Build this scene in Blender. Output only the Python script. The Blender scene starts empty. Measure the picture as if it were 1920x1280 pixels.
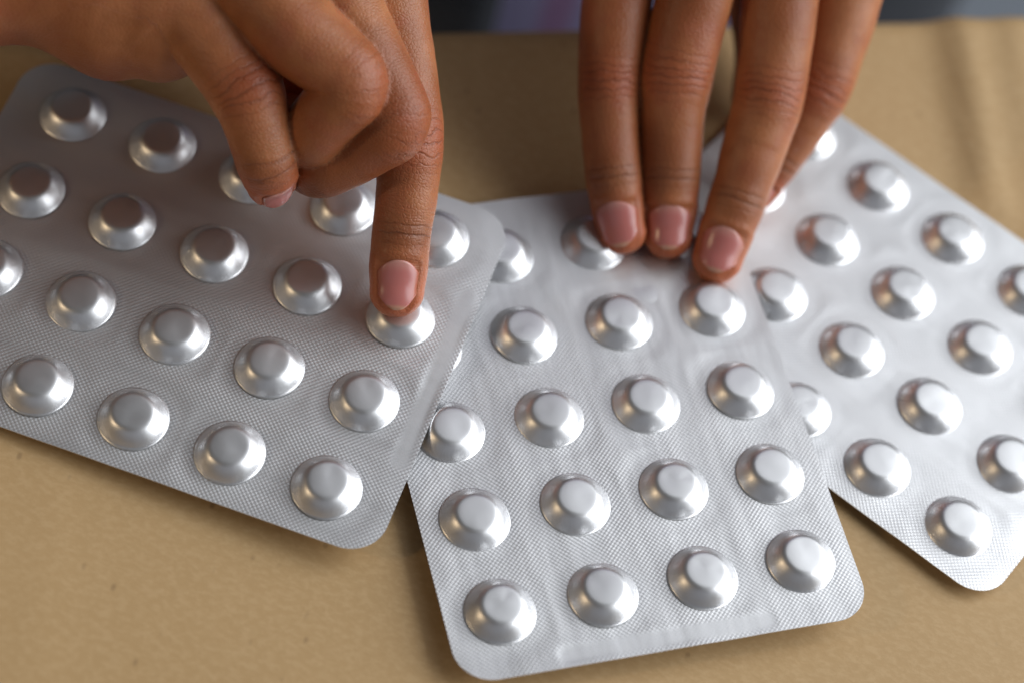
import bpy, math
import numpy as np
from mathutils import Matrix, Vector

rng = np.random.default_rng(7)
MM = 0.001
# ------------------------------------------------------------------ camera
CAM_F, CAM_TH, CAM_H, CAM_ROLL = 4533.0, 0.972324, 358.034, 0.282089   # px of a 1920 frame, rad, mm, rad
FW = np.array([0, math.cos(CAM_TH), -math.sin(CAM_TH)])
_r0 = np.array([1.0, 0, 0]); _u0 = np.cross(_r0, FW)
RT = math.cos(CAM_ROLL) * _r0 + math.sin(CAM_ROLL) * _u0
UP = math.cos(CAM_ROLL) * _u0 - math.sin(CAM_ROLL) * _r0
CPOS = np.array([0, 0, CAM_H])

scene = bpy.context.scene
col = scene.collection
cam_d = bpy.data.cameras.new("camera"); cam = bpy.data.objects.new("camera", cam_d); col.objects.link(cam)
cam_d.sensor_width = 36.0; cam_d.lens = 36.0 * CAM_F / 1920.0
cam_d.clip_start = 0.01; cam_d.clip_end = 30.0
cam.matrix_world = Matrix(((RT[0], UP[0], -FW[0], 0), (RT[1], UP[1], -FW[1], 0), (RT[2], UP[2], -FW[2], CAM_H * MM), (0, 0, 0, 1)))
cam_d.dof.use_dof = True; cam_d.dof.focus_distance = 0.412; cam_d.dof.aperture_fstop = 7.1
scene.camera = cam

# ------------------------------------------------------------------ light
world = bpy.data.worlds.new("World"); scene.world = world; world.use_nodes = True
bg = world.node_tree.nodes["Background"]
bg.inputs[0].default_value = (0.86, 0.88, 0.92, 1); bg.inputs[1].default_value = 0.05

def area(name, loc, target, sx, sy, power, color):
    d = bpy.data.lights.new(name, 'AREA'); d.shape = 'RECTANGLE'; d.size = sx; d.size_y = sy
    d.energy = power; d.color = color
    o = bpy.data.objects.new(name, d); col.objects.link(o)
    o.location = loc
    o.rotation_euler = (Vector(target) - Vector(loc)).to_track_quat('-Z', 'Y').to_euler()
    return o
area("window_light", (1.42, 0.66, 0.85), (0.02, 0.24, 0), 2.0, 1.5, 37, (0.93, 0.965, 1.0))
area("back_reflection_light", (0.75, 1.40, 1.90), (0.02, 0.24, 0), 1.9, 1.4, 8.0, (0.92, 0.96, 1.0))  # soft source added high at the back to brighten the foil reflections
area("front_fill_light", (0.15, -1.05, 0.75), (0.0, 0.24, 0), 2.2, 0.8, 1.0, (0.84, 0.88, 1.0))  # cool fill added behind the camera for the near pocket walls
area("room_lamp_light", (-0.60, -0.05, 0.40), (0.0, 0.24, 0), 0.06, 0.06, 0.5, (1.0, 0.74, 0.45))

vs = scene.view_settings
vs.view_transform = 'Standard'; vs.look = 'None'; vs.exposure = 0.20; vs.gamma = 1.0; vs.use_curve_mapping = False
scene.cycles.use_denoising = True

# ------------------------------------------------------------------ helpers
def at(px, py, z):
    """pixel of the 1920x1280 photograph at height z (mm above the table) -> mm"""
    d = FW + RT * (px - 960) / CAM_F - UP * (py - 640) / CAM_F
    return CPOS + d * (z - CAM_H) / d[2]

def camdir(a, b, c):
    v = a * RT + b * UP - c * FW
    return v / np.linalg.norm(v)

def nrm(v):
    v = np.asarray(v, float); return v / np.linalg.norm(v)

def mesh_obj(name, verts, faces, mat=None, parent=None, smooth=True):
    me = bpy.data.meshes.new(name)
    me.from_pydata([tuple(v) for v in verts], [], [tuple(int(i) for i in f) for f in faces])
    me.update()
    if smooth:
        me.polygons.foreach_set("use_smooth", [True] * len(me.polygons))
    if mat: me.materials.append(mat)
    o = bpy.data.objects.new(name, me); col.objects.link(o)
    if parent is not None: o.parent = parent
    return o

def tag(o, label=None, cat=None, group=None, kind=None):
    if label: o["label"] = label
    if cat: o["category"] = cat
    if group: o["group"] = group
    if kind: o["kind"] = kind
    return o

def attr(o, name, data):
    a = o.data.attributes.new(name, 'FLOAT', 'POINT'); a.data.foreach_set("value", np.asarray(data, np.float32))

class NT:
    """tiny node-graph helper"""
    def __init__(s, name):
        s.m = bpy.data.materials.new(name); s.m.use_nodes = True
        s.t = s.m.node_tree; s.n = s.t.nodes; s.l = s.t.links
        s.bsdf = s.n["Principled BSDF"]
    def node(s, typ, **kw):
        n = s.n.new(typ)
        for k, v in kw.items(): setattr(n, k, v)
        return n
    def put(s, sock, v):
        if hasattr(v, "is_linked") or isinstance(v, bpy.types.NodeSocket): s.l.new(v, sock)
        elif isinstance(v, (tuple, list)) and len(v) == 3 and sock.type == 'RGBA': sock.default_value = (*v, 1)
        else: sock.default_value = v
    def math(s, op, a, b=0.0, c=0.0):
        n = s.node("ShaderNodeMath", operation=op)
        for i, v in enumerate((a, b, c)): s.put(n.inputs[i], v)
        return n.outputs[0]
    def sstep(s, x, e0, e1):
        n = s.node("ShaderNodeMapRange", interpolation_type='SMOOTHSTEP')
        s.put(n.inputs[0], x); n.inputs[1].default_value = e0; n.inputs[2].default_value = e1
        return n.outputs[0]
    def coord(s, out="Object"): return s.node("ShaderNodeTexCoord").outputs[out]
    def mapping(s, vec, scale=(1, 1, 1), rot=(0, 0, 0)):
        n = s.node("ShaderNodeMapping"); s.l.new(vec, n.inputs[0])
        n.inputs["Rotation"].default_value = rot; n.inputs["Scale"].default_value = scale
        return n.outputs[0]
    def noise(s, vec, scale, detail=3, rough=0.5, out=0):
        n = s.node("ShaderNodeTexNoise"); s.l.new(vec, n.inputs["Vector"])
        n.inputs["Scale"].default_value = scale; n.inputs["Detail"].default_value = detail; n.inputs["Roughness"].default_value = rough
        return n.outputs[out]
    def mix(s, f, a, b, mode='MIX'):
        n = s.node("ShaderNodeMix", data_type='RGBA', blend_type=mode)
        s.put(n.inputs[0], f); s.put(n.inputs[6], a); s.put(n.inputs[7], b)
        return n.outputs[2]
    def attr(s, name): return s.node("ShaderNodeAttribute", attribute_name=name).outputs["Fac"]
    def bump(s, h, dist, strength=1.0, normal=None):
        n = s.node("ShaderNodeBump"); n.inputs["Strength"].default_value = strength; n.inputs["Distance"].default_value = dist
        s.l.new(h, n.inputs["Height"])
        if normal is not None: s.l.new(normal, n.inputs["Normal"])
        return n.outputs[0]
    def set(s, **kw):
        for k, v in kw.items(): s.put(s.bsdf.inputs[k.replace("_", " ")], v)
        return s.m

# ------------------------------------------------------------------ materials
def mat_foil(name, hatch):
    g = NT(name); v = g.coord()
    sp = g.node("ShaderNodeSeparateXYZ"); g.l.new(v, sp.inputs[0])
    n1 = g.noise(v, 900, 3); nb = None
    if hatch:
        w = 2 * math.pi / (0.62 * MM)
        wob = g.math('MULTIPLY', g.noise(v, 60, 2), 0.0006)
        a = g.math('SINE', g.math('MULTIPLY', g.math('ADD', g.math('ADD', sp.outputs[0], sp.outputs[1]), wob), w * 0.7071))
        b = g.math('SINE', g.math('MULTIPLY', g.math('SUBTRACT', sp.outputs[0], sp.outputs[1]), w * 0.7071))
        streak = g.noise(g.mapping(v, (120, 30, 1), (0, 0, math.radians(45))), 1.0, 3)
        amt = g.sstep(streak, 0.30, 0.68)
        lat = g.math('ADD', g.math('MULTIPLY', a, 0.8), g.math('MULTIPLY', b, g.math('ADD', 0.12, g.math('MULTIPLY', amt, 0.6))))
        seal = g.attr("seal")
        lat = g.math('MULTIPLY', lat, g.math('SUBTRACT', 1.0, g.math('MULTIPLY', seal, 0.93)))
        nb = g.bump(g.math('ADD', g.math('MULTIPLY', lat, 0.5), 0.5), 3.0e-5, 1.0)
        nb = g.bump(streak, 2.2e-4, 0.9, nb)
        nb = g.bump(g.noise(v, 75, 2), 0.6e-4, 0.6, nb)
        nb = g.bump(g.noise(g.mapping(v, (95, 16, 1), (0, 0, math.radians(-28))), 1.0, 2), 3.2e-4, 0.8, nb)
        rough = g.math('ADD', 0.42, g.math('MULTIPLY', streak, 0.14))
    else:
        nb = g.bump(g.noise(v, 1600, 2), 2.0e-6, 0.5)
        nb = g.bump(g.noise(v, 190, 2), 1.2e-5, 0.5, nb)
        rough = g.math('ADD', 0.37, g.math('MULTIPLY', n1, 0.08))
    return g.set(Base_Color=(0.80, 0.80, 0.81), Metallic=0.94 if hatch else 0.97, Roughness=rough, Normal=nb)
M_FOIL = mat_foil("embossed_foil", True)
M_POCKET = mat_foil("drawn_foil", False)

def mat_kraft():
    g = NT("kraft_paper"); v = g.coord()
    n = g.noise(v, 14, 4); f = g.noise(g.mapping(v, (1, 1.7, 1), (0, 0, 0.6)), 520, 4, 0.7)
    c = g.mix(n, (0.465, 0.296, 0.130), (0.575, 0.378, 0.180))
    c = g.mix(g.math('MULTIPLY', g.sstep(f, 0.40, 0.68), 0.42), c, (0.64, 0.445, 0.235))
    vo = g.node("ShaderNodeTexVoronoi"); g.l.new(g.mapping(v, (1, 0.6, 1), (0, 0, 0.5)), vo.inputs["Vector"]); vo.inputs["Scale"].default_value = 260
    fl = g.math('SUBTRACT', 1.0, g.sstep(vo.outputs["Distance"], 0.05, 0.17))
    fl = g.math('MULTIPLY', fl, g.sstep(g.noise(v, 90, 2), 0.47, 0.60))
    c = g.mix(g.math('MULTIPLY', fl, 0.42), c, (0.17, 0.10, 0.045))
    nb = g.bump(f, 7e-5, 0.7); nb = g.bump(g.noise(v, 30, 3), 5e-4, 0.35, nb)
    return g.set(Base_Color=c, Roughness=0.62, Normal=nb)
M_KRAFT = mat_kraft()

def mat_skin():
    g = NT("skin"); v = g.coord()
    kp, kd, dors, tip = g.attr("k_pip"), g.attr("k_dip"), g.attr("dors"), g.attr("tip")
    def gauss(x, w):
        q = g.math('DIVIDE', x, w); return g.math('EXPONENT', g.math('MULTIPLY', g.math('MULTIPLY', q, q), -1.0))
    dm = g.sstep(dors, 0.1, 0.75)
    mp = g.math('MULTIPLY', g.math('MULTIPLY', gauss(kp, 4.2), dm), g.attr('wrinkle')); md = g.math('MULTIPLY', gauss(kd, 1.9), dm)
    n_lo = g.noise(v, 55, 3); n_mid = g.noise(v, 260, 3)
    n2 = g.noise(v, 420, 2)
    c = g.mix(g.sstep(n_lo, 0.3, 0.7), (0.30, 0.090, 0.030), (0.46, 0.178, 0.072))
    c = g.mix(g.math('MULTIPLY', g.sstep(n_mid, 0.35, 0.7), 0.30), c, (0.24, 0.082, 0.028))
    c = g.mix(g.math('MULTIPLY', g.sstep(g.noise(v, 130, 4, 0.6), 0.48, 0.72), 0.4), c, (0.40, 0.105, 0.055))
    c = g.mix(g.math('MULTIPLY', mp, 0.55), c, (0.36, 0.078, 0.030))
    c = g.mix(g.math('MULTIPLY', md, 0.35), c, (0.20, 0.075, 0.035))
    tm = g.math('SUBTRACT', 1.0, g.sstep(tip, 3.0, 14.0))
    c = g.mix(g.math('MULTIPLY', tm, 0.60), c, (0.50, 0.120, 0.048))
    def lines(x, period, dist, sharp):
        xx = g.math('ADD', x, g.math('MULTIPLY', g.math('SUBTRACT', n_mid, 0.5), dist))
        sn = g.math('ADD', g.math('MULTIPLY', g.math('SINE', g.math('MULTIPLY', xx, 2 * math.pi / period)), 0.5), 0.5)
        return g.math('POWER', sn, sharp)
    h1 = g.math('MULTIPLY', g.math('MULTIPLY', lines(kp, 1.5, 3.2, 7.0), mp), -1.0)
    h2 = g.math('MULTIPLY', g.math('MULTIPLY', lines(kd, 1.6, 1.5, 6.0), md), -1.0)
    c = g.mix(g.math('MULTIPLY', g.math('ADD', h1, h2), -0.45), c, (0.13, 0.035, 0.015))
    vo = g.node("ShaderNodeTexVoronoi", feature='DISTANCE_TO_EDGE'); g.l.new(v, vo.inputs["Vector"]); vo.inputs["Scale"].default_value = 1300
    nb = g.bump(g.sstep(vo.outputs["Distance"], 0.0, 0.22), 4.5e-5, 0.75)
    fine = g.math('SINE', g.math('ADD', g.math('MULTIPLY', kp, 2 * math.pi / 0.55), g.math('MULTIPLY', n2, 16.0)))
    nb = g.bump(g.math('MULTIPLY', fine, g.sstep(n_mid, 0.4, 0.65)), 2.0e-5, 0.7, nb)
    nb = g.bump(n2, 1.2e-4, 0.55, nb)
    nb = g.bump(g.math('ADD', h1, h2), 1.3e-4, 0.8, nb)
    return g.set(Base_Color=c, Roughness=0.43, Normal=nb, Subsurface_Weight=0.28, Subsurface_Radius=(1.0, 0.32, 0.18), Subsurface_Scale=0.0016,
                 Specular_IOR_Level=0.42)
M_SKIN = mat_skin()

def mat_nail():
    g = NT("nail"); v = g.coord(); b = g.attr("along")
    c = g.mix(g.sstep(b, 0.0, 0.30), (0.60, 0.30, 0.25), (0.52, 0.175, 0.155))
    c = g.mix(g.math('MULTIPLY', g.sstep(b, 0.88, 0.96), 0.7), c, (0.56, 0.37, 0.22))
    c = g.mix(g.math('MULTIPLY', g.noise(v, 300, 2), 0.3), c, (0.44, 0.15, 0.13))
    ac = g.attr("across")
    c = g.mix(g.math('MULTIPLY', g.sstep(g.math('ABSOLUTE', ac), 0.72, 1.0), 0.7), c, (0.42, 0.13, 0.06))
    return g.set(Base_Color=c, Roughness=0.27, Subsurface_Weight=0.25, Subsurface_Radius=(1.0, 0.35, 0.25), Subsurface_Scale=0.001,
                 Coat_Weight=0.25, Coat_Roughness=0.2, Normal=g.bump(g.noise(v, 350, 2), 4e-5, 0.5))
M_NAIL = mat_nail()

def mat_cloth(name, c1, c2):
    g = NT(name); v = g.coord()
    c = g.mix(g.sstep(g.noise(v, 9, 3), 0.4, 0.6), c1, c2)
    return g.set(Base_Color=c, Roughness=0.85, Normal=g.bump(g.noise(v, 900, 2), 1e-4, 0.6))
def mat_shirt():
    """lavender cotton with one pink stripe down the front"""
    g = NT("lavender_cotton"); v = g.coord()
    c = g.mix(g.sstep(g.noise(v, 9, 3), 0.4, 0.6), (0.56, 0.50, 0.82), (0.62, 0.56, 0.88))
    dt = g.node("ShaderNodeVectorMath", operation='DOT_PRODUCT'); g.l.new(v, dt.inputs[0]); dt.inputs[1].default_value = tuple(EU)
    off = float(EM @ EU) * MM
    x = g.math('ADD', dt.outputs["Value"], -off + 0.001)
    st = g.math('SUBTRACT', 1.0, g.sstep(g.math('ABSOLUTE', x), 0.003, 0.005))
    c = g.mix(g.math('MULTIPLY', st, 0.55), c, (0.60, 0.20, 0.44))
    return g.set(Base_Color=c, Roughness=0.85, Normal=g.bump(g.noise(v, 900, 2), 1e-4, 0.6))
M_CARD = mat_cloth("grey_knit", (0.055, 0.058, 0.068), (0.075, 0.08, 0.092))
M_DARK = mat_cloth("charcoal_cotton", (0.016, 0.013, 0.014), (0.024, 0.019, 0.018))
g = NT("grey_floor"); M_FLOOR = g.set(Base_Color=g.mix(g.noise(g.coord(), 3, 4), (0.16, 0.18, 0.21), (0.21, 0.23, 0.26)), Roughness=0.5)
g = NT("table_wood"); M_WOOD = g.set(Base_Color=g.mix(g.noise(g.mapping(g.coord(), (2, 20, 2)), 6, 4), (0.20, 0.11, 0.05), (0.30, 0.17, 0.08)), Roughness=0.5)

# ------------------------------------------------------------------ setting: floor, table, paper
tag(mesh_obj("floor", [(-3, -3, -.72), (3, -3, -.72), (3, 3, -.72), (-3, 3, -.72)], [(0, 1, 2, 3)], M_FLOOR), kind="structure")

E0, E1 = at(790, 62, 0), at(1900, 38, 0)
EU = nrm(E1 - E0); EN = np.array([-EU[1], EU[0], 0.0])          # along the far edge, away from the camera
EM = E0 + EU * 60
M_SHIRT = mat_shirt()

def box(name, o, hx, y0, y1, z0, z1, mat, bev=0.0, parent=None):
    vs_, = [[o + EU * x + EN * y + np.array([0, 0, z]) for z in (z0, z1) for y in (y0, y1) for x in (-hx, hx)]]
    f = [(0, 1, 3, 2), (4, 6, 7, 5), (0, 4, 5, 1), (2, 3, 7, 6), (0, 2, 6, 4), (1, 5, 7, 3)]
    return mesh_obj(name, [v * MM for v in vs_], f, mat, parent, smooth=False)

table = bpy.data.objects.new("table", None); col.objects.link(table); table.location = (0, 0, -0.72)
tag(table, kind="structure")
def parent_keep(o, p):
    o.parent = p; o.matrix_parent_inverse = Matrix.Translation(-Vector(p.location))
tt = box("table_top", EM, 420, -560, -3, -28, -1.2, M_WOOD); parent_keep(tt, table)
for sx in (-1, 1):
    for yy in (-540, -60):
        lg = box("leg", EM + EU * sx * 380, 22, yy, yy + 44, -720, -28.5, M_WOOD); parent_keep(lg, table)

def vnoise(x, y, seed, freq):
    """smooth value noise"""
    r = np.random.default_rng(seed); tab = r.random((64, 64))
    xx, yy = x * freq, y * freq
    xi, yi = np.floor(xx).astype(int), np.floor(yy).astype(int)
    fx, fy = xx - xi, yy - yi
    fx, fy = fx * fx * (3 - 2 * fx), fy * fy * (3 - 2 * fy)
    g_ = lambda a, b: tab[a % 64, b % 64]
    return (g_(xi, yi) * (1 - fx) + g_(xi + 1, yi) * fx) * (1 - fy) + (g_(xi, yi + 1) * (1 - fx) + g_(xi + 1, yi + 1) * fx) * fy

def build_paper():
    nx, ny = 300, 220
    X = np.linspace(-400, 400, nx); Y = np.linspace(-540, 4, ny)
    gx, gy = np.meshgrid(X, Y, indexing='ij')
    Z = (vnoise(gx, gy, 3, 1 / 70.) - .5) * 0.5
    P = EM[None, None, :] + gx[..., None] * EU + gy[..., None] * EN
    for (pa_, pb_, amp, w) in (((1800, 60), (1862, 420), 2.3, 5.0), ((1740, 50), (1790, 300), -1.0, 6.0), ((1905, 60), (1960, 420), 1.6, 6.0), ((1045, 1225), (1075, 1290), 0.45, 3.0),
                               ((100, 900), (60, 1290), 0.35, 6.0)):
        a, b = at(*pa_, 0), at(*pb_, 0); d = nrm(b - a); L = np.linalg.norm(b - a)
        rel = P - a; s = rel @ d; q = rel[..., 0] * -d[1] + rel[..., 1] * d[0]
        fade = 1 / (1 + np.exp(-(s + 15) / 8)) / (1 + np.exp((s - L - 10) / 12))
        Z += amp * fade * np.exp(-np.abs(q / w) ** 1.3)
    Z -= 0.45; Z = np.where(Z > 0, Z, Z * 0.6)
    edge = gy > 0.5
    Z[edge] -= (gy[edge]) * 1.2
    P[..., 2] = Z
    # keep the paper below everything that lies on it
    for (c, M) in sheets_frames:
        l = (P - c) @ M
        ins = (np.abs(l[..., 0]) < 38) & (np.abs(l[..., 1]) < 49)
        P[..., 2] = np.where(ins, np.minimum(P[..., 2], 0.0), P[..., 2])
    idx = np.arange(nx * ny).reshape(nx, ny)
    f = np.stack([idx[:-1, :-1], idx[1:, :-1], idx[1:, 1:], idx[:-1, 1:]], -1).reshape(-1, 4)
    o = mesh_obj("kraft_paper", P.reshape(-1, 3) * MM, f, M_KRAFT)
    tag(o, "creased brown kraft paper sheet covering the table under everything", "paper")

# ------------------------------------------------------------------ blister packs
PL, PA = 17.5, 17.795            # pocket pitch along and across (mm)
HX, HY, CR = 36.2, 47.0, 6.5     # half size and corner radius
def rot3(yaw, tx, ty):
    c, s = math.cos(yaw), math.sin(yaw)
    Z = np.array([[c, -s, 0], [s, c, 0], [0, 0, 1]])
    X = np.array([[1, 0, 0], [0, math.cos(tx), -math.sin(tx)], [0, math.sin(tx), math.cos(tx)]])
    Y = np.array([[math.cos(ty), 0, math.sin(ty)], [0, 1, 0], [-math.sin(ty), 0, math.cos(ty)]])
    return X @ Y @ Z
SHEETS = [
    dict(c=(-55.552, 231.784, 4.921), r=(1.482435, 0.064464, -0.050639), seed=11, seal=-1, curl=(.1, -.2, 1),
         label="left blister pack, greyest, shaded by the hand whose finger presses one pocket"),
    dict(c=(17.759, 232.433, 3.886), r=(0.484929, -0.002839, -0.019361), seed=12, seal=-1, curl=(.1, .3, -1),
         label="middle blister pack, held by three fingertips on its far edge"),
    dict(c=(63.877, 270.465, 1.094), r=(1.132564, -0.01533, -0.005872), seed=13, seal=1, curl=(.1, -.3, -1),
         label="right blister pack, brightest and partly tucked beneath the middle pack"),
]
sheets_frames = [(np.array(s["c"]), rot3(*s["r"])) for s in SHEETS]

PROFILE = [(6.16, 0.012), (6.02, 0.04), (5.90, 0.11), (5.79, 0.25), (5.62, 0.53), (5.36, 0.93), (5.02, 1.38), (4.63, 1.83), (4.24, 2.22),
           (3.89, 2.50), (3.60, 2.67), (3.33, 2.765), (3.08, 2.805), (2.75, 2.83), (2.1, 2.855), (1.0, 2.875)]
def pocket_mesh(seed):
    r = np.random.default_rng(seed); n = 56
    ph = np.linspace(0, 2 * math.pi, n, endpoint=False)
    a1, a2, p1 = r.normal(0, .008), r.normal(0, .006), r.random() * 6
    rows = []
    for k, (rad, z) in enumerate(PROFILE):
        w = 1 + (a1 * np.cos(2 * ph + p1) + a2 * np.cos(3 * ph)) * (1 if k > 2 else 0.3)
        rows.append(np.stack([rad * w * np.cos(ph), rad * w * np.sin(ph), z * (1 + .015 * np.cos(ph + p1))], 1))
    v = np.concatenate(rows + [np.array([[0, 0, 2.88]])])
    # shallow dents from handling and faint draw wrinkles up the wall
    for _ in range(r.integers(1, 4)):
        an, rr = r.random() * 6.28, r.uniform(1.5, 4.8)
        d2 = (v[:, 0] - rr * math.cos(an)) ** 2 + (v[:, 1] - rr * math.sin(an)) ** 2
        v[:, 2] -= r.uniform(.02, .06) * np.exp(-d2 / r.uniform(.6, 2.2)) * np.clip(v[:, 2] / 1.2, 0, 1)
    aa = np.arctan2(v[:, 1], v[:, 0]); rr = np.hypot(v[:, 0], v[:, 1])
    v[:, 2] += .012 * np.sin(17 * aa + p1) * np.exp(-((rr - 5.0) / .7) ** 2)
    f = []; K = len(PROFILE)
    for k in range(K - 1):
        for i in range(n):
            j = (i + 1) % n
            f.append((k * n + i, k * n + j, (k + 1) * n + j, (k + 1) * n + i))
    for i in range(n): f.append(((K - 1) * n + i, (K - 1) * n + (i + 1) % n, K * n))
    o = mesh_obj("pill_pocket", v * MM, f, M_POCKET); me = o.data
    bpy.data.objects.remove(o)
    return me
POCKETS = [pocket_mesh(100 + i) for i in range(10)]

def build_sheet(sp):
    c, M = np.array(sp["c"]), rot3(*sp["r"])
    mw = Matrix(((M[0, 0], M[0, 1], M[0, 2], c[0] * MM), (M[1, 0], M[1, 1], M[1, 2], c[1] * MM), (M[2, 0], M[2, 1], M[2, 2], c[2] * MM), (0, 0, 0, 1)))
    root = bpy.data.objects.new("blister_pack", None); col.objects.link(root); root.matrix_world = mw
    tag(root, sp["label"], "blister pack", "silver blister packs")
    # sheet: grid squeezed into a rounded rectangle, with a thin folded-down edge
    nx, ny = 145, 189
    gx, gy = np.meshgrid(np.linspace(-HX, HX, nx), np.linspace(-HY, HY, ny), indexing='ij')
    ax, ay = np.abs(gx) - (HX - CR), np.abs(gy) - (HY - CR)
    corner = (ax > 0) & (ay > 0)
    ln = np.maximum(np.hypot(ax, ay), 1e-6); mx = np.maximum(ax, ay)
    k = np.where(corner, mx / ln, 1.0)
    X = np.where(corner, np.sign(gx) * (HX - CR + np.maximum(ax, 0) * k), gx)
    Y = np.where(corner, np.sign(gy) * (HY - CR + np.maximum(ay, 0) * k), gy)
    # undulation that dies out under the pockets
    dpx = (X / PA - .5) - np.round(X / PA - .5); dpx = dpx * PA
    iy = np.clip(np.round(Y / PL), -2, 2); dpy = Y - iy * PL
    ix = np.clip(np.round(X / PA - .5), -2, 1); dpx = X - (ix + .5) * PA
    dp = np.hypot(dpx, dpy); m = np.clip((dp - 7.2) / 4.0, 0, 1); m = m * m * (3 - 2 * m)
    U = X + Y; V = X - Y
    und = (vnoise(U + 100, V * .35 + 100, sp["seed"], 1 / 8.) - .5) * 0.17 + (vnoise(X + 50, Y + 50, sp["seed"] + 1, 1 / 14.) - .5) * 0.15
    Zs = und * m - 0.03 * np.clip(1 - np.abs(dp - 8.0) / 2.0, 0, 1)
    # smooth crimped seal near one end
    ys = sp["seal"] * 44.6
    q = np.maximum(np.abs(X) - 17.5, 0); sd = np.hypot(q, np.abs(Y - ys))
    seal = np.clip((2.1 - sd) / 1.0, 0, 1); seal = seal * seal * (3 - 2 * seal)
    Zs = Zs * (1 - seal) - 0.02 * seal
    # the free margins curl a little
    for sg, am in ((1, sp["curl"][0]), (-1, sp["curl"][1])):
        e = np.clip((sg * Y - 40) / 7, 0, 1) ** 2
        Zs = Zs + am * e * (.4 + .6 * (X / HX * sp["curl"][2] * .5 + .5))
    top = np.stack([X, Y, Zs], -1).reshape(-1, 3)
    bot = top - np.array([0, 0, 0.2])
    N = nx * ny; idx = np.arange(N).reshape(nx, ny)
    f = np.stack([idx[:-1, :-1], idx[1:, :-1], idx[1:, 1:], idx[:-1, 1:]], -1).reshape(-1, 4)
    fb = f[:, ::-1] + N
    ring = np.concatenate([idx[:-1, 0], idx[-1, :-1], idx[:0:-1, -1], idx[0, :0:-1]])
    rn = np.roll(ring, -1)
    K = len(ring); a = 2 * N + np.arange(K); an = np.roll(a, -1)
    fs = np.stack([a, a + K, an + K, an], -1)
    o = mesh_obj("foil_sheet", np.concatenate([top, bot, top[ring], bot[ring]]) * MM, np.concatenate([f, fb, fs]), M_FOIL, root)
    attr(o, "seal", np.concatenate([seal.ravel(), seal.ravel(), np.zeros(2 * K)]))
    # sharp rim
    me = o.data
    sm = np.ones(len(me.polygons), bool); sm[2 * len(f):] = False
    me.polygons.foreach_set("use_smooth", sm)
    r = np.random.default_rng(sp["seed"])
    for i in range(5):
        for j in range(4):
            p = bpy.data.objects.new("pill_pocket", POCKETS[r.integers(0, 10)]); col.objects.link(p); p.parent = root
            p.location = ((j - 1.5) * PA * MM, (i - 2) * PL * MM, 0.00006)
            p.rotation_euler = (r.normal(0, .012), r.normal(0, .012), r.random() * 6.28)
    return root
for sp in SHEETS: build_sheet(sp)
build_paper()

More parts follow.
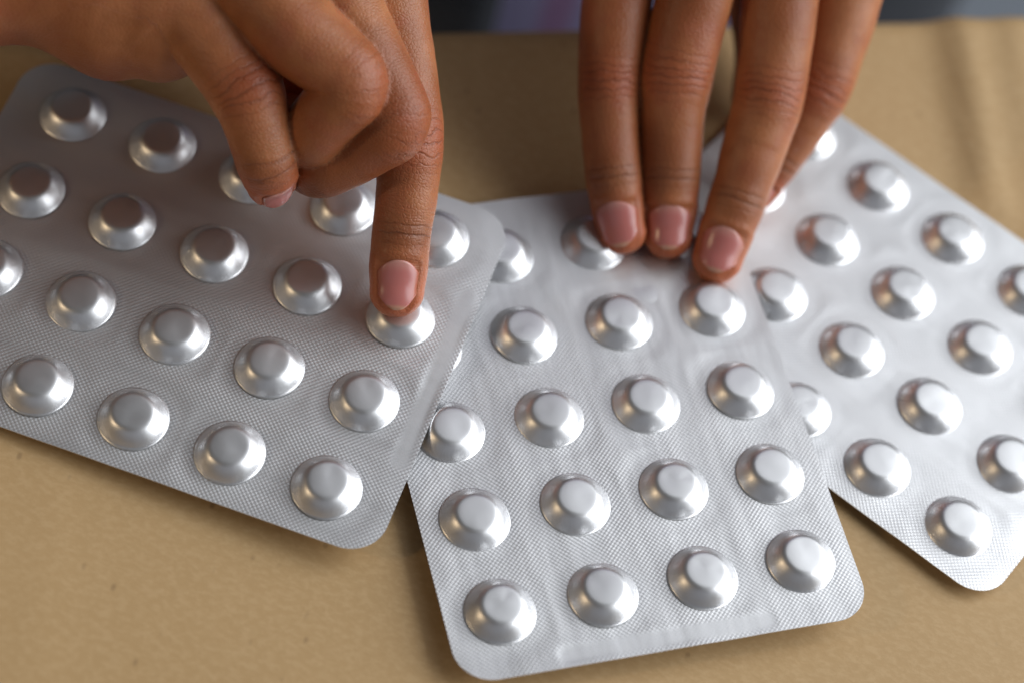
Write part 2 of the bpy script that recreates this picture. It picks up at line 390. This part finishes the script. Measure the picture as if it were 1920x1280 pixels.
# ------------------------------------------------------------------ hands: an implicit surface per hand
class Tube:
    """finger / metacarpal / forearm: a filleted polyline with elliptical sections.
    nodes: (px, py, z, r_width, r_dorsal, r_palmar)"""
    def __init__(s, nodes, ref=None, w_web=None, joints=None, cap=None, world=False, fil=4.5, roll=0.0):
        P = np.array([n[:3] if world else at(n[0], n[1], n[2]) for n in nodes]); Rr = np.array([n[3:6] for n in nodes], float)
        pts, seg = [P[0]], []
        par = [0.0]
        for i in range(1, len(P) - 1):
            la, lb = np.linalg.norm(P[i] - P[i - 1]), np.linalg.norm(P[i + 1] - P[i])
            c = min(fil, .45 * la, .45 * lb)
            a = P[i] + (P[i - 1] - P[i]) * c / la; b = P[i] + (P[i + 1] - P[i]) * c / lb
            for t in np.linspace(0, 1, 9):
                pts.append((1 - t) ** 2 * a + 2 * t * (1 - t) * P[i] + t * t * b)
                par.append(i - c / la * (1 - t) if t < .5 else i + c / lb * (2 * t - 1) if False else i + (-(c / la) * (1 - t) ** 2 + (c / lb) * t * t))
        pts.append(P[-1]); par.append(len(P) - 1.0)
        pts, par = np.array(pts), np.array(par)
        L = np.concatenate([[0], np.cumsum(np.linalg.norm(np.diff(pts, axis=0), axis=1))])
        n = max(8, int(L[-1] / 0.8))
        s.s = np.linspace(0, L[-1], n); s.ds = s.s[1]
        s.C = np.stack([np.interp(s.s, L, pts[:, k]) for k in range(3)], 1)
        s.par = np.interp(s.s, L, par)
        T = np.gradient(s.C, axis=0); s.T = T / np.linalg.norm(T, axis=1)[:, None]
        ip = np.clip(s.par.astype(int), 0, len(P) - 2); ft = s.par - ip
        ft = (ft * ft * (3 - 2 * ft))[:, None]
        s.R = Rr[ip] * (1 - ft) + Rr[ip + 1] * ft
        s.node_s = np.interp(np.arange(len(P)), s.par, s.s)
        # section frame
        s.curled = False
        if isinstance(ref, tuple) and ref[0] == 'plane':
            s.curled = True; i = ref[1]; t1 = nrm(P[i] - P[i - 1]); t2 = nrm(P[i + 1] - P[i]); rf = -t2
            Lx = nrm(np.cross(t1, rf))
        else:
            rf = ref; i = joints[0] if joints else 1
            Lx = nrm(np.cross(nrm(P[-1] - P[max(0, i - 1)]), rf))
        Lv = Lx[None, :] - s.T * (s.T @ Lx)[:, None]; s.L = Lv / np.linalg.norm(Lv, axis=1)[:, None]
        s.D = np.cross(s.L, s.T)
        s.len = L[-1]
        s.w_web = w_web     # (s0, s1): blend weight 1 before s0, 0 after s1
        if w_web is not None:
            s.wb = (np.interp(w_web[0], np.arange(len(P)), s.node_s), np.interp(w_web[1], np.arange(len(P)), s.node_s))
        s.sp = s.node_s[joints[0]] if joints else None
        s.sd = s.node_s[joints[1]] if joints else None
        s.cap = cap or s.R[-1, 0] * 0.95
        s.cap0 = s.R[0, 0]
        rm = s.R.max(1)[:, None]
        s.lohi = ((s.C - rm).min(0) - 1, (s.C + rm).max(0) + 1)
        for k in ("C", "T", "L", "D", "R"): setattr(s, k, getattr(s, k).astype(np.float32))
    def query(s, Q):
        # far points only need a rough lower bound
        lo, hi = s.lohi
        dd = np.linalg.norm(np.maximum(np.maximum(lo - Q, Q - hi), 0), axis=1)
        near = dd < 7.0
        if not near.all():
            full = [np.where(near, 0, dd + 3.0), np.zeros(len(Q)), np.zeros(len(Q)), np.zeros(len(Q)), np.zeros(len(Q))]
            if near.any():
                for a, b in zip(full, s.query_near(Q[near])): a[near] = b
            return full
        return s.query_near(Q)
    def query_near(s, Q):
        Q = Q.astype(np.float32)
        d2 = (Q * Q).sum(1)[:, None] - 2 * Q @ s.C.T + (s.C * s.C).sum(1)[None, :]
        i = d2.argmin(1)
        t = ((Q - s.C[i]) * s.T[i]).sum(1)
        t = np.clip(t, -.6 * s.ds, .6 * s.ds)
        j = np.clip(i + np.sign(t).astype(int), 0, len(s.s) - 1); a = np.abs(t) / s.ds
        a = np.where(j == i, 0, a)[:, None]
        lerp = lambda A: A[i] * (1 - a) + A[j] * a
        C, L, D, R, T = lerp(s.C), lerp(s.L), lerp(s.D), lerp(s.R), lerp(s.T)
        rel = Q - C
        u = (rel * L).sum(1); v = (rel * D).sum(1); w = (rel * T).sum(1)
        atend = ((i == len(s.s) - 1) & (w > 0)); atbeg = ((i == 0) & (w < 0))
        wc = np.where(atend | atbeg, w, 0.0)
        ra = np.where(atbeg, s.cap0, s.cap)
        rv = np.where(v > 0, R[:, 1], R[:, 2]); rw = R[:, 0]
        k0 = np.sqrt((u / rw) ** 2 + (v / rv) ** 2 + (wc / ra) ** 2)
        k1 = np.sqrt((u / rw ** 2) ** 2 + (v / rv ** 2) ** 2 + (wc / ra ** 2) ** 2)
        d = np.where(k1 > 1e-6, k0 * (k0 - 1) / np.maximum(k1, 1e-6), -np.minimum(rw, rv))
        ss = s.s[i] * (1 - a[:, 0]) + s.s[j] * a[:, 0] + wc
        if s.w_web is None: web = np.ones(len(Q))
        else:
            web = np.clip((s.wb[1] - ss) / (s.wb[1] - s.wb[0]), 0, 1); web = web * web * (3 - 2 * web)
        return d, ss, u, v, web

def smin(a, b, k):
    h = np.maximum(k - np.abs(a - b), 0) / k
    return np.minimum(a, b) - h * h * k * .25

class Hand:
    def __init__(s, tubes, kmax=6.0, kmin=0.12):
        s.tubes, s.kmax, s.kmin = tubes, kmax, kmin
    def sdf(s, Q, full=False):
        out = np.empty(len(Q)); info = None
        if full: info = np.empty((len(Q), 6)); 
        for c0 in range(0, len(Q), 40000):
            q = Q[c0:c0 + 40000]; acc = None
            best = None
            for ti, t in enumerate(s.tubes):
                d, ss, u, v, w = t.query(q)
                if acc is None: acc, wa = d.copy(), w.copy()
                else:
                    k = s.kmin + (s.kmax - s.kmin) * w * wa
                    nd = smin(acc, d, k)
                    wa = np.where(d < acc, w, wa); acc = nd
                if full:
                    r = np.stack([d, np.full(len(q), ti), ss, u, v, w], 1)
                    if best is None: best = r
                    else:
                        m = d < best[:, 0]; best[m] = r[m]
            out[c0:c0 + 40000] = acc
            if full: info[c0:c0 + 40000] = best
        return (out, info) if full else out
    def mesh(s, h):
        C = np.concatenate([t.C for t in s.tubes]); Rm = max(t.R.max() for t in s.tubes) * 0 + 0
        lo = np.min([(t.C - t.R.max(1)[:, None]).min(0) for t in s.tubes], 0) - 6
        hi = np.max([(t.C + t.R.max(1)[:, None]).max(0) for t in s.tubes], 0) + 6
        B = 4; n = np.ceil((hi - lo) / (h * B)).astype(int)
        cg = np.stack(np.meshgrid(*[lo[k] + (np.arange(n[k]) + .5) * h * B - h / 2 for k in range(3)], indexing='ij'), -1).reshape(-1, 3)
        dc = s.sdf(cg)
        F = np.repeat(np.repeat(np.repeat(np.sign(dc).reshape(n).astype(np.float32) * 9, B, 0), B, 1), B, 2)
        act = np.argwhere(np.abs(dc.reshape(n)) < h * B * 1.7)
        off = np.stack(np.meshgrid(*[np.arange(B)] * 3, indexing='ij'), -1).reshape(-1, 3)
        fi = (act[:, None, :] * B + off[None]).reshape(-1, 3)
        F[fi[:, 0], fi[:, 1], fi[:, 2]] = s.sdf(lo + fi * h)
        # surface nets
        S = F < 0
        cnt = np.zeros(tuple(np.array(F.shape) - 1), np.int8)
        for a in (0, 1):
            for b in (0, 1):
                for c in (0, 1):
                    cnt += S[a:F.shape[0] - 1 + a, b:F.shape[1] - 1 + b, c:F.shape[2] - 1 + c]
        cells = np.argwhere((cnt > 0) & (cnt < 8))
        cid = np.full(cnt.shape, -1, np.int32); cid[tuple(cells.T)] = np.arange(len(cells))
        acc = np.zeros((len(cells), 3)); num = np.zeros(len(cells))
        corners = [(a, b, c) for a in (0, 1) for b in (0, 1) for c in (0, 1)]
        for a in corners:
            for ax in range(3):
                if a[ax] == 1: continue
                b = list(a); b[ax] = 1
                ia, ib = cells + np.array(a), cells + np.array(b)
                va, vb = F[tuple(ia.T)], F[tuple(ib.T)]
                m = (va < 0) != (vb < 0)
                t = np.where(m, va / np.where(m, va - vb, 1), 0)
                p = np.array(a, float)[None, :] + np.eye(3)[ax][None, :] * t[:, None]
                acc += p * m[:, None]; num += m
        V = lo + (cells + acc / num[:, None]) * h
        quads = []
        for ax in range(3):
            o1, o2 = (ax + 1) % 3, (ax + 2) % 3
            sl0 = [slice(None)] * 3; sl1 = [slice(None)] * 3
            sl0[ax] = slice(0, -1); sl1[ax] = slice(1, None)
            ch = S[tuple(sl0)] != S[tuple(sl1)]
            e = np.argwhere(ch); e = e[(e[:, o1] > 0) & (e[:, o2] > 0) & (e[:, o1] < F.shape[o1] - 1) & (e[:, o2] < F.shape[o2] - 1)]
            inside = S[tuple(e.T)]
            def cell(d1, d2):
                q = e.copy(); q[:, o1] += d1; q[:, o2] += d2; return cid[tuple(q.T)]
            qd = np.stack([cell(-1, -1), cell(0, -1), cell(0, 0), cell(-1, 0)], 1)
            qd[~inside] = qd[~inside][:, ::-1]
            quads.append(qd)
        Q = np.concatenate(quads)
        def grad(V, e=0.12):
            # tetrahedral differences: four evaluations
            K = np.array([[1, -1, -1], [-1, -1, 1], [-1, 1, -1], [1, 1, 1.0]])
            return sum(k[None, :] * s.sdf(V + k * e)[:, None] for k in K) / (4 * e)
        for it in range(2):
            g_ = grad(V); d = s.sdf(V); gl = np.maximum((g_ * g_).sum(1), .25)
            st = np.clip(d / gl, -.35, .35)
            V = V - g_ * st[:, None]
        # light tangential relaxation
        for it in range(1):
            sm = np.zeros_like(V); ct = np.zeros(len(V))
            for a, b in ((0, 1), (1, 2), (2, 3), (3, 0)):
                np.add.at(sm, Q[:, a], V[Q[:, b]]); np.add.at(ct, Q[:, a], 1)
                np.add.at(sm, Q[:, b], V[Q[:, a]]); np.add.at(ct, Q[:, b], 1)
            V = V * .5 + .5 * sm / ct[:, None]
        g_ = grad(V); g_ /= np.maximum(np.linalg.norm(g_, axis=1), 1e-3)[:, None]
        d, info = s.sdf(V, True)
        return V, Q, g_, info

def build_hand(root, tubes, nails, label, h=0.44, kmax=6.0):
    H = Hand(tubes, kmax=kmax)
    V, Q, N, info = H.mesh(h)
    ti = info[:, 1].astype(int); ss = info[:, 2]; u, v = info[:, 3], info[:, 4]
    kp = np.full(len(V), 60.0); kd = np.full(len(V), 60.0); tip = np.full(len(V), 60.0); dors = v / np.maximum(np.hypot(u, v), 1e-3)
    for k, t in enumerate(tubes):
        m = ti == k
        if t.sp is not None:
            kp[m] = ss[m] - t.sp; kd[m] = ss[m] - t.sd; tip[m] = t.len + t.cap - ss[m]
    wrk = np.ones(len(V))
    for k, t in enumerate(tubes):
        if t.curled: wrk[ti == k] = 0.45
    # knuckle relief + nail beds as real displacement
    disp = np.zeros(len(V))
    dm = np.clip((dors - .1) / .7, 0, 1)
    for x, per, wd, am in ((kp, 2.3, 3.6, .07), (kd, 1.9, 1.4, .10)):
        wob = (vnoise(V[:, 0] + 300, V[:, 1] + V[:, 2] + 300, 5, 1 / 2.2) - .5) * 1.1
        disp -= am * wrk * dm * np.exp(-(x / wd) ** 2) * (0.5 + .5 * np.sin((x + wob) * 2 * math.pi / per)) ** 3
    disp += (vnoise(V[:, 0] + 500, V[:, 1] + 500 + V[:, 2] * .7, 9, 1 / 6.) - .5) * .35
    specs = []
    for (k, s_end, ln, half, phi0) in nails:
        t = tubes[k]; m = ti == k
        r = np.where(t.R[-1, 0], t.R[-1, 0], 1)
        phi = np.arctan2(u, v) - phi0
        a = np.sin(np.clip(phi, -1.5, 1.5)) * r / half
        b = (ss - (t.len + t.cap - s_end - ln)) / ln
        f1 = np.clip((1.06 - np.abs(a)) / .12, 0, 1) * np.clip((b + .02) / .08, 0, 1) * np.clip((1.10 - b) / .12, 0, 1) * (np.abs(phi) < 1.45)
        rg = np.exp(-((np.abs(a) - 1.16) / .13) ** 2) * np.clip((b + .1) / .1, 0, 1) * np.clip((.95 - b) / .2, 0, 1) \
            + np.exp(-((b + .10) / .09) ** 2) * np.clip((1.1 - np.abs(a)) / .2, 0, 1)
        disp += np.where(m, -.34 * f1 + .22 * np.clip(rg, 0, 1) * (np.abs(phi) < 1.6), 0)
    V = V + N * disp[:, None]
    hand = mesh_obj("hand", V * MM, Q, M_SKIN, root)
    hand["label"] = label
    for nm, d in (("k_pip", kp), ("k_dip", kd), ("dors", dors), ("tip", tip), ("wrinkle", wrk)): attr(hand, nm, d)
    # fingernails
    for (k, s_end, ln, half, phi0) in nails:
        t = tubes[k]; na, nb = 17, 18
        r = t.R[-1, 0]; vv, ff, bb = [], [], []
        A, Bq = np.meshgrid(np.linspace(-1, 1, na), np.linspace(0, 1, nb), indexing='ij')
        bs = .26 * np.abs(A) ** 2.4; be = 1 - .30 * np.abs(A) ** 2.6
        Bv = bs + (be - bs) * Bq
        sv = t.len + t.cap - s_end - ln + Bv * ln
        phi = np.arcsin(np.clip(A * half / r, -.98, .98)) + phi0
        cs = np.minimum(sv, t.len); ex = np.maximum(sv - t.len, 0)
        Cc = np.stack([np.interp(cs, t.s, t.C[:, q]) for q in range(3)], -1) + ex[..., None] * t.T[-1]
        Lc = np.stack([np.interp(cs, t.s, t.L[:, q]) for q in range(3)], -1); Dc = np.stack([np.interp(cs, t.s, t.D[:, q]) for q in range(3)], -1)
        dr = np.sin(phi)[..., None] * Lc + np.cos(phi)[..., None] * Dc
        rw = np.interp(cs, t.s, t.R[:, 0]); rd = np.interp(cs, t.s, t.R[:, 1])
        # nail keeps its length-wise straightness: only part of the cap's fall-off
        fall = np.sqrt(np.clip(1 - (ex / t.cap * .62) ** 2, .05, 1))
        rho = 1 / np.sqrt((np.sin(phi) / rw) ** 2 + (np.cos(phi) / rd) ** 2) * fall
        P = Cc + dr * (rho + .02 - .12 * (1 - Bq) ** 4)[..., None]
        Pb = P - dr * .45
        n_ = na * nb; idx = np.arange(n_).reshape(na, nb)
        f = np.stack([idx[:-1, :-1], idx[1:, :-1], idx[1:, 1:], idx[:-1, 1:]], -1).reshape(-1, 4)
        ring = np.concatenate([idx[:-1, 0], idx[-1, :-1], idx[:0:-1, -1], idx[0, :0:-1]]); rn = np.roll(ring, -1)
        fs = np.stack([ring, ring + n_, rn + n_, rn], -1)
        # orient outwards
        nn = np.cross(P[1, 0] - P[0, 0], P[0, 1] - P[0, 0])
        if nn @ dr[0, 0] < 0: f = f[:, ::-1]; fs = fs[:, ::-1]
        o = mesh_obj("fingernail", np.concatenate([P.reshape(-1, 3), Pb.reshape(-1, 3)]) * MM, np.concatenate([f, f[:, ::-1] + n_, fs]), M_NAIL, hand)
        attr(o, "along", np.concatenate([Bv.ravel(), Bv.ravel()])); attr(o, "across", np.concatenate([A.ravel(), A.ravel()]))
    return hand

person = bpy.data.objects.new("person", None); col.objects.link(person)
tag(person, "person in a lavender top, one finger pressing a pocket, other fingertips holding a pack", "person")

def finger(nodes, ref, wj, joints, **kw):
    return Tube(nodes, ref, w_web=wj, joints=joints, **kw)

# --- person's left hand (right in the picture): three fingertips on the middle pack
rA, rB, rC, rD = camdir(-.10, .25, 1), camdir(0, .25, 1), camdir(.05, .25, 1), camdir(.25, .25, 1)
WR = (1440, -620, 62)
tubesL = [
    finger([(1330, -560, 58, 10, 8, 9), (1185, -150, 39, 7.4, 6.8, 7.2), (1156, 0, 31, 6.4, 6.0, 6.2), (1141, 155, 22.5, 5.8, 5.6, 5.4), (1143, 245, 17.5, 5.3, 5.0, 5.2), (1149, 330, 13.2, 5.2, 4.8, 5.0), (1158, 390, 9.8, 4.8, 4.2, 4.7), (1167, 437, 7.7, 4.2, 3.5, 4.0)], rA, (1, 1.75), (3, 5)),
    finger([(1400, -580, 62, 10, 8, 9), (1335, -160, 45, 7.6, 7.2, 7.4), (1302, -5, 35, 6.9, 6.5, 6.6), (1266, 140, 25.5, 6.7, 6.4, 5.9), (1259, 240, 19, 5.85, 5.4, 5.6), (1257, 330, 13.6, 5.5, 5.0, 5.3), (1255, 395, 9.8, 5.0, 4.4, 4.8), (1253, 443, 7.6, 4.3, 3.6, 4.1)], rB, (1, 1.75), (3, 5)),
    finger([(1460, -580, 62, 10, 8, 9), (1482, -150, 44, 7.6, 7.0, 7.4), (1462, 0, 35, 7.0, 6.6, 6.6), (1444, 178, 25, 6.5, 6.3, 5.8), (1414, 280, 19, 5.75, 5.3, 5.5), (1383, 375, 13.6, 5.35, 4.9, 5.2), (1360, 440, 9.8, 4.95, 4.3, 4.8), (1345, 488, 7.6, 4.4, 3.6, 4.1)], rC, (1, 1.75), (3, 5)),
    finger([(1530, -560, 58, 10, 8, 9), (1616, -130, 38, 7.2, 6.6, 6.8), (1585, 10, 30, 6.6, 6.0, 6.2), (1537, 170, 20, 5.9, 5.5, 5.6), (1497, 240, 14.5, 5.0, 4.6, 4.9), (1456, 300, 10, 4.6, 4.2, 4.5), (1425, 345, 6.2, 4.2, 3.6, 4.0), (1405, 372, 5.2, 3.6, 3.1, 3.3)], rD, (1, 1.75), (3, 5)),
    # thumb, under the fingers, placed out of sight to shade the gap
    finger([(1330, -520, 44, 10, 9, 9), (1340, -260, 24, 7.8, 7.2, 7.6), (1420, -20, 13, 6.4, 6.0, 6.2), (1432, 95, 9, 5.8, 5.2, 5.4), (1415, 185, 6.0, 4.8, 4.4, 4.6)], camdir(-.8, .2, .5), (1, 1.6), None),
    # wrist and forearm
    Tube([(1400, -420, 50, 20, 10, 12), (1430, -640, 62, 19, 13, 14), (1470, -1080, 85, 21, 18, 18)], camdir(0, .5, 1), None),
]
nailsL = [(0, 1.2, 8.7, 3.8, .16), (1, 1.15, 8.6, 3.85, .0), (2, 1.25, 8.8, 3.8, .08), (3, 1.3, 6.5, 3.0, .0)]
build_hand(person, tubesL, nailsL, "hand on the right with three fingertips and pink nails on the middle pack")

# --- person's right hand (left in the picture): index pressing a pocket, other fingers curled
tubesR = [
    finger([(215, -300, 52, 11, 9, 10), (715, -40, 44, 7.4, 7.0, 7.2), (752, 120, 37, 6.0, 5.6, 6.0), (771, 268, 30, 5.9, 5.5, 5.6), (765, 350, 25, 5.3, 5.0, 5.2), (754, 432, 20.3, 5.25, 4.9, 5.1), (747, 500, 16.2, 5.15, 4.4, 5.0), (744, 548, 13.9, 4.7, 3.9, 4.4)], camdir(.30, .25, 1), (1, 1.6), (3, 5)),
    finger([(180, -240, 54, 11, 9, 10), (600, -75, 50, 7.6, 7.2, 7.4), (685, 90, 45, 6.6, 6.2, 6.4), (747, 232, 39, 6.3, 6.2, 5.8), (670, 285, 32, 5.7, 5.3, 5.7), (596, 318, 27, 5.7, 5.4, 5.6), (556, 262, 20, 5.2, 5.0, 5.2), (560, 190, 20, 4.8, 4.6, 4.8)], ('plane', 3), (1, 1.6), (3, 5), fil=3.0),
    finger([(130, -180, 54, 11, 9, 10), (440, -75, 53, 8.6, 7.6, 8.0), (548, 48, 50, 8.0, 7.0, 7.4), (666, 158, 46.5, 6.6, 6.5, 5.9), (612, 220, 40, 5.9, 5.5, 5.8), (578, 262, 34, 5.7, 5.5, 5.6), (543, 225, 27, 5.2, 5.0, 5.2), (548, 165, 29, 4.8, 4.6, 4.8)], ('plane', 3), (1, 1.9), (3, 5), fil=3.0),
    finger([(90, -110, 50, 11, 9, 10), (335, -15, 48, 7.8, 7.2, 7.4), (404, 78, 45, 6.9, 6.4, 6.6), (463, 172, 41.5, 6.4, 6.3, 6.0), (485, 245, 37.5, 5.5, 5.2, 5.5), (500, 300, 33.5, 5.2, 5.0, 5.1), (506, 326, 30.0, 4.8, 4.4, 4.7), (508, 344, 26.8, 4.2, 3.6, 4.1)], camdir(.15, .35, 1), (1, 1.9), (3, 5)),
    # thumb, hidden behind
    finger([(260, -260, 40, 10, 9, 9), (520, -60, 26, 7.5, 7, 7), (640, 90, 20, 6, 5.6, 6), (690, 200, 18, 5.4, 5, 5.2)], camdir(.6, .3, .6), (1, 1.6), None),
    # heel of the hand
    Tube([(160, -30, 42, 12, 12, 12), (215, 18, 40, 12.5, 12.5, 12.5), (300, 38, 41, 10.5, 10.5, 10.5)], camdir(0, .3, 1), None),
    # wrist and forearm
    Tube([(220, -130, 48, 15, 13, 14), (60, -95, 46, 15.5, 15, 15.5), (-120, -95, 46, 17.5, 17.5, 17.5), (-560, -330, 50, 20, 19, 19)], camdir(0, .3, 1), None),
]
nailsR = [(0, 1.15, 9.2, 3.6, .20), (3, 0.9, 6.2, 3.1, .0)]
build_hand(person, tubesR, nailsR, "hand on the left with the index finger pressing down on a pocket")

# --- clothing: sleeves, top and trousers seen out of focus beyond the table edge
def sweep(name, centers, radii, mat, parent, n=48, seed=0, fold=3.0, arc=None):
    C = np.array(centers, float); m = 60
    tt_ = np.linspace(0, len(C) - 1, m); i = np.clip(tt_.astype(int), 0, len(C) - 2); f = (tt_ - i)[:, None]
    i0, i3 = np.maximum(i - 1, 0), np.minimum(i + 2, len(C) - 1)
    P = .5 * (2 * C[i] + (C[i + 1] - C[i0]) * f + (2 * C[i0] - 5 * C[i] + 4 * C[i + 1] - C[i3]) * f ** 2 + (-C[i0] + 3 * C[i] - 3 * C[i + 1] + C[i3]) * f ** 3)
    Rr = np.array(radii, float); R_ = Rr[i] * (1 - f) + Rr[i + 1] * f
    T = np.gradient(P, axis=0); T /= np.linalg.norm(T, axis=1)[:, None]
    up = EU
    L = up[None] - T * (T @ up)[:, None]; L /= np.linalg.norm(L, axis=1)[:, None]; B = np.cross(T, L)
    ph = np.linspace(0, 2 * math.pi, n, endpoint=False) if arc is None else np.linspace(arc[0], arc[1], n)
    k = np.arange(m)[:, None] * 1.0
    nz = (vnoise(np.cos(ph)[None] * 2 + k * .13 + 20, np.sin(ph)[None] * 2 + k * .21 + 20, 30 + seed, 1.0) - .5) * 2 * fold
    V = P[:, None] + L[:, None] * ((R_[:, :1] + nz) * np.cos(ph))[..., None] + B[:, None] * ((R_[:, 1:] + nz) * np.sin(ph))[..., None]
    idx = np.arange(m * n).reshape(m, n); nx_ = np.roll(idx, -1, 1)
    fcs = np.stack([idx[:-1], nx_[:-1], nx_[1:], idx[1:]], -1)
    if arc is not None: fcs = fcs[:, :-1]
    fcs = fcs.reshape(-1, 4).tolist()
    if arc is None: fcs.append(list(idx[0, ::-1])); fcs.append(list(idx[-1]))
    o = mesh_obj(name, V.reshape(-1, 3) * MM, fcs, mat, parent)
    if arc is not None:
        md_ = o.modifiers.new("thickness", 'SOLIDIFY'); md_.thickness = 0.003; md_.offset = 1
    return o
def ep(u, n, z): return EM + EU * u + EN * n + np.array([0, 0, z])
TU = 23
sweep("shirt", [ep(TU, 160, -290), ep(TU, 158, -120), ep(TU, 158, 60), ep(TU, 168, 230), ep(TU, 175, 300)], [(104, 74), (104, 74), (110, 78), (112, 70), (60, 45)], M_SHIRT, person, seed=1, fold=6)
sweep("cardigan", [ep(TU, 160, -280), ep(TU, 158, -120), ep(TU, 158, 60), ep(TU, 168, 225)], [(118, 88), (118, 88), (124, 92), (124, 82)], M_CARD, person, seed=2, fold=6,
      arc=(math.radians(-90 + 21), math.radians(270 - 21)), n=90)
wl, wr_ = at(-430, -265, 49), at(1460, -960, 79)
sweep("sleeve", [wl, .5 * (wl + ep(TU - 150, 120, 60)) + np.array([-20, 0, 10]), ep(TU - 150, 120, 60), ep(TU - 112, 165, 200)], [(26, 25), (34, 33), (42, 40), (46, 44)], M_CARD, person, seed=4, fold=3)
sweep("sleeve", [wr_, .5 * (wr_ + ep(TU + 150, 120, 60)) + np.array([10, 0, 10]), ep(TU + 150, 120, 60), ep(TU + 112, 165, 200)], [(27, 26), (34, 33), (42, 40), (46, 44)], M_CARD, person, seed=5, fold=3)
sweep("trousers", [ep(TU - 5, 190, -330), ep(TU - 70, 120, -335), ep(TU - 75, -40, -340), ep(TU - 75, -180, -345)], [(75, 62), (66, 62), (58, 55), (52, 50)], M_DARK, person, seed=6, fold=5)
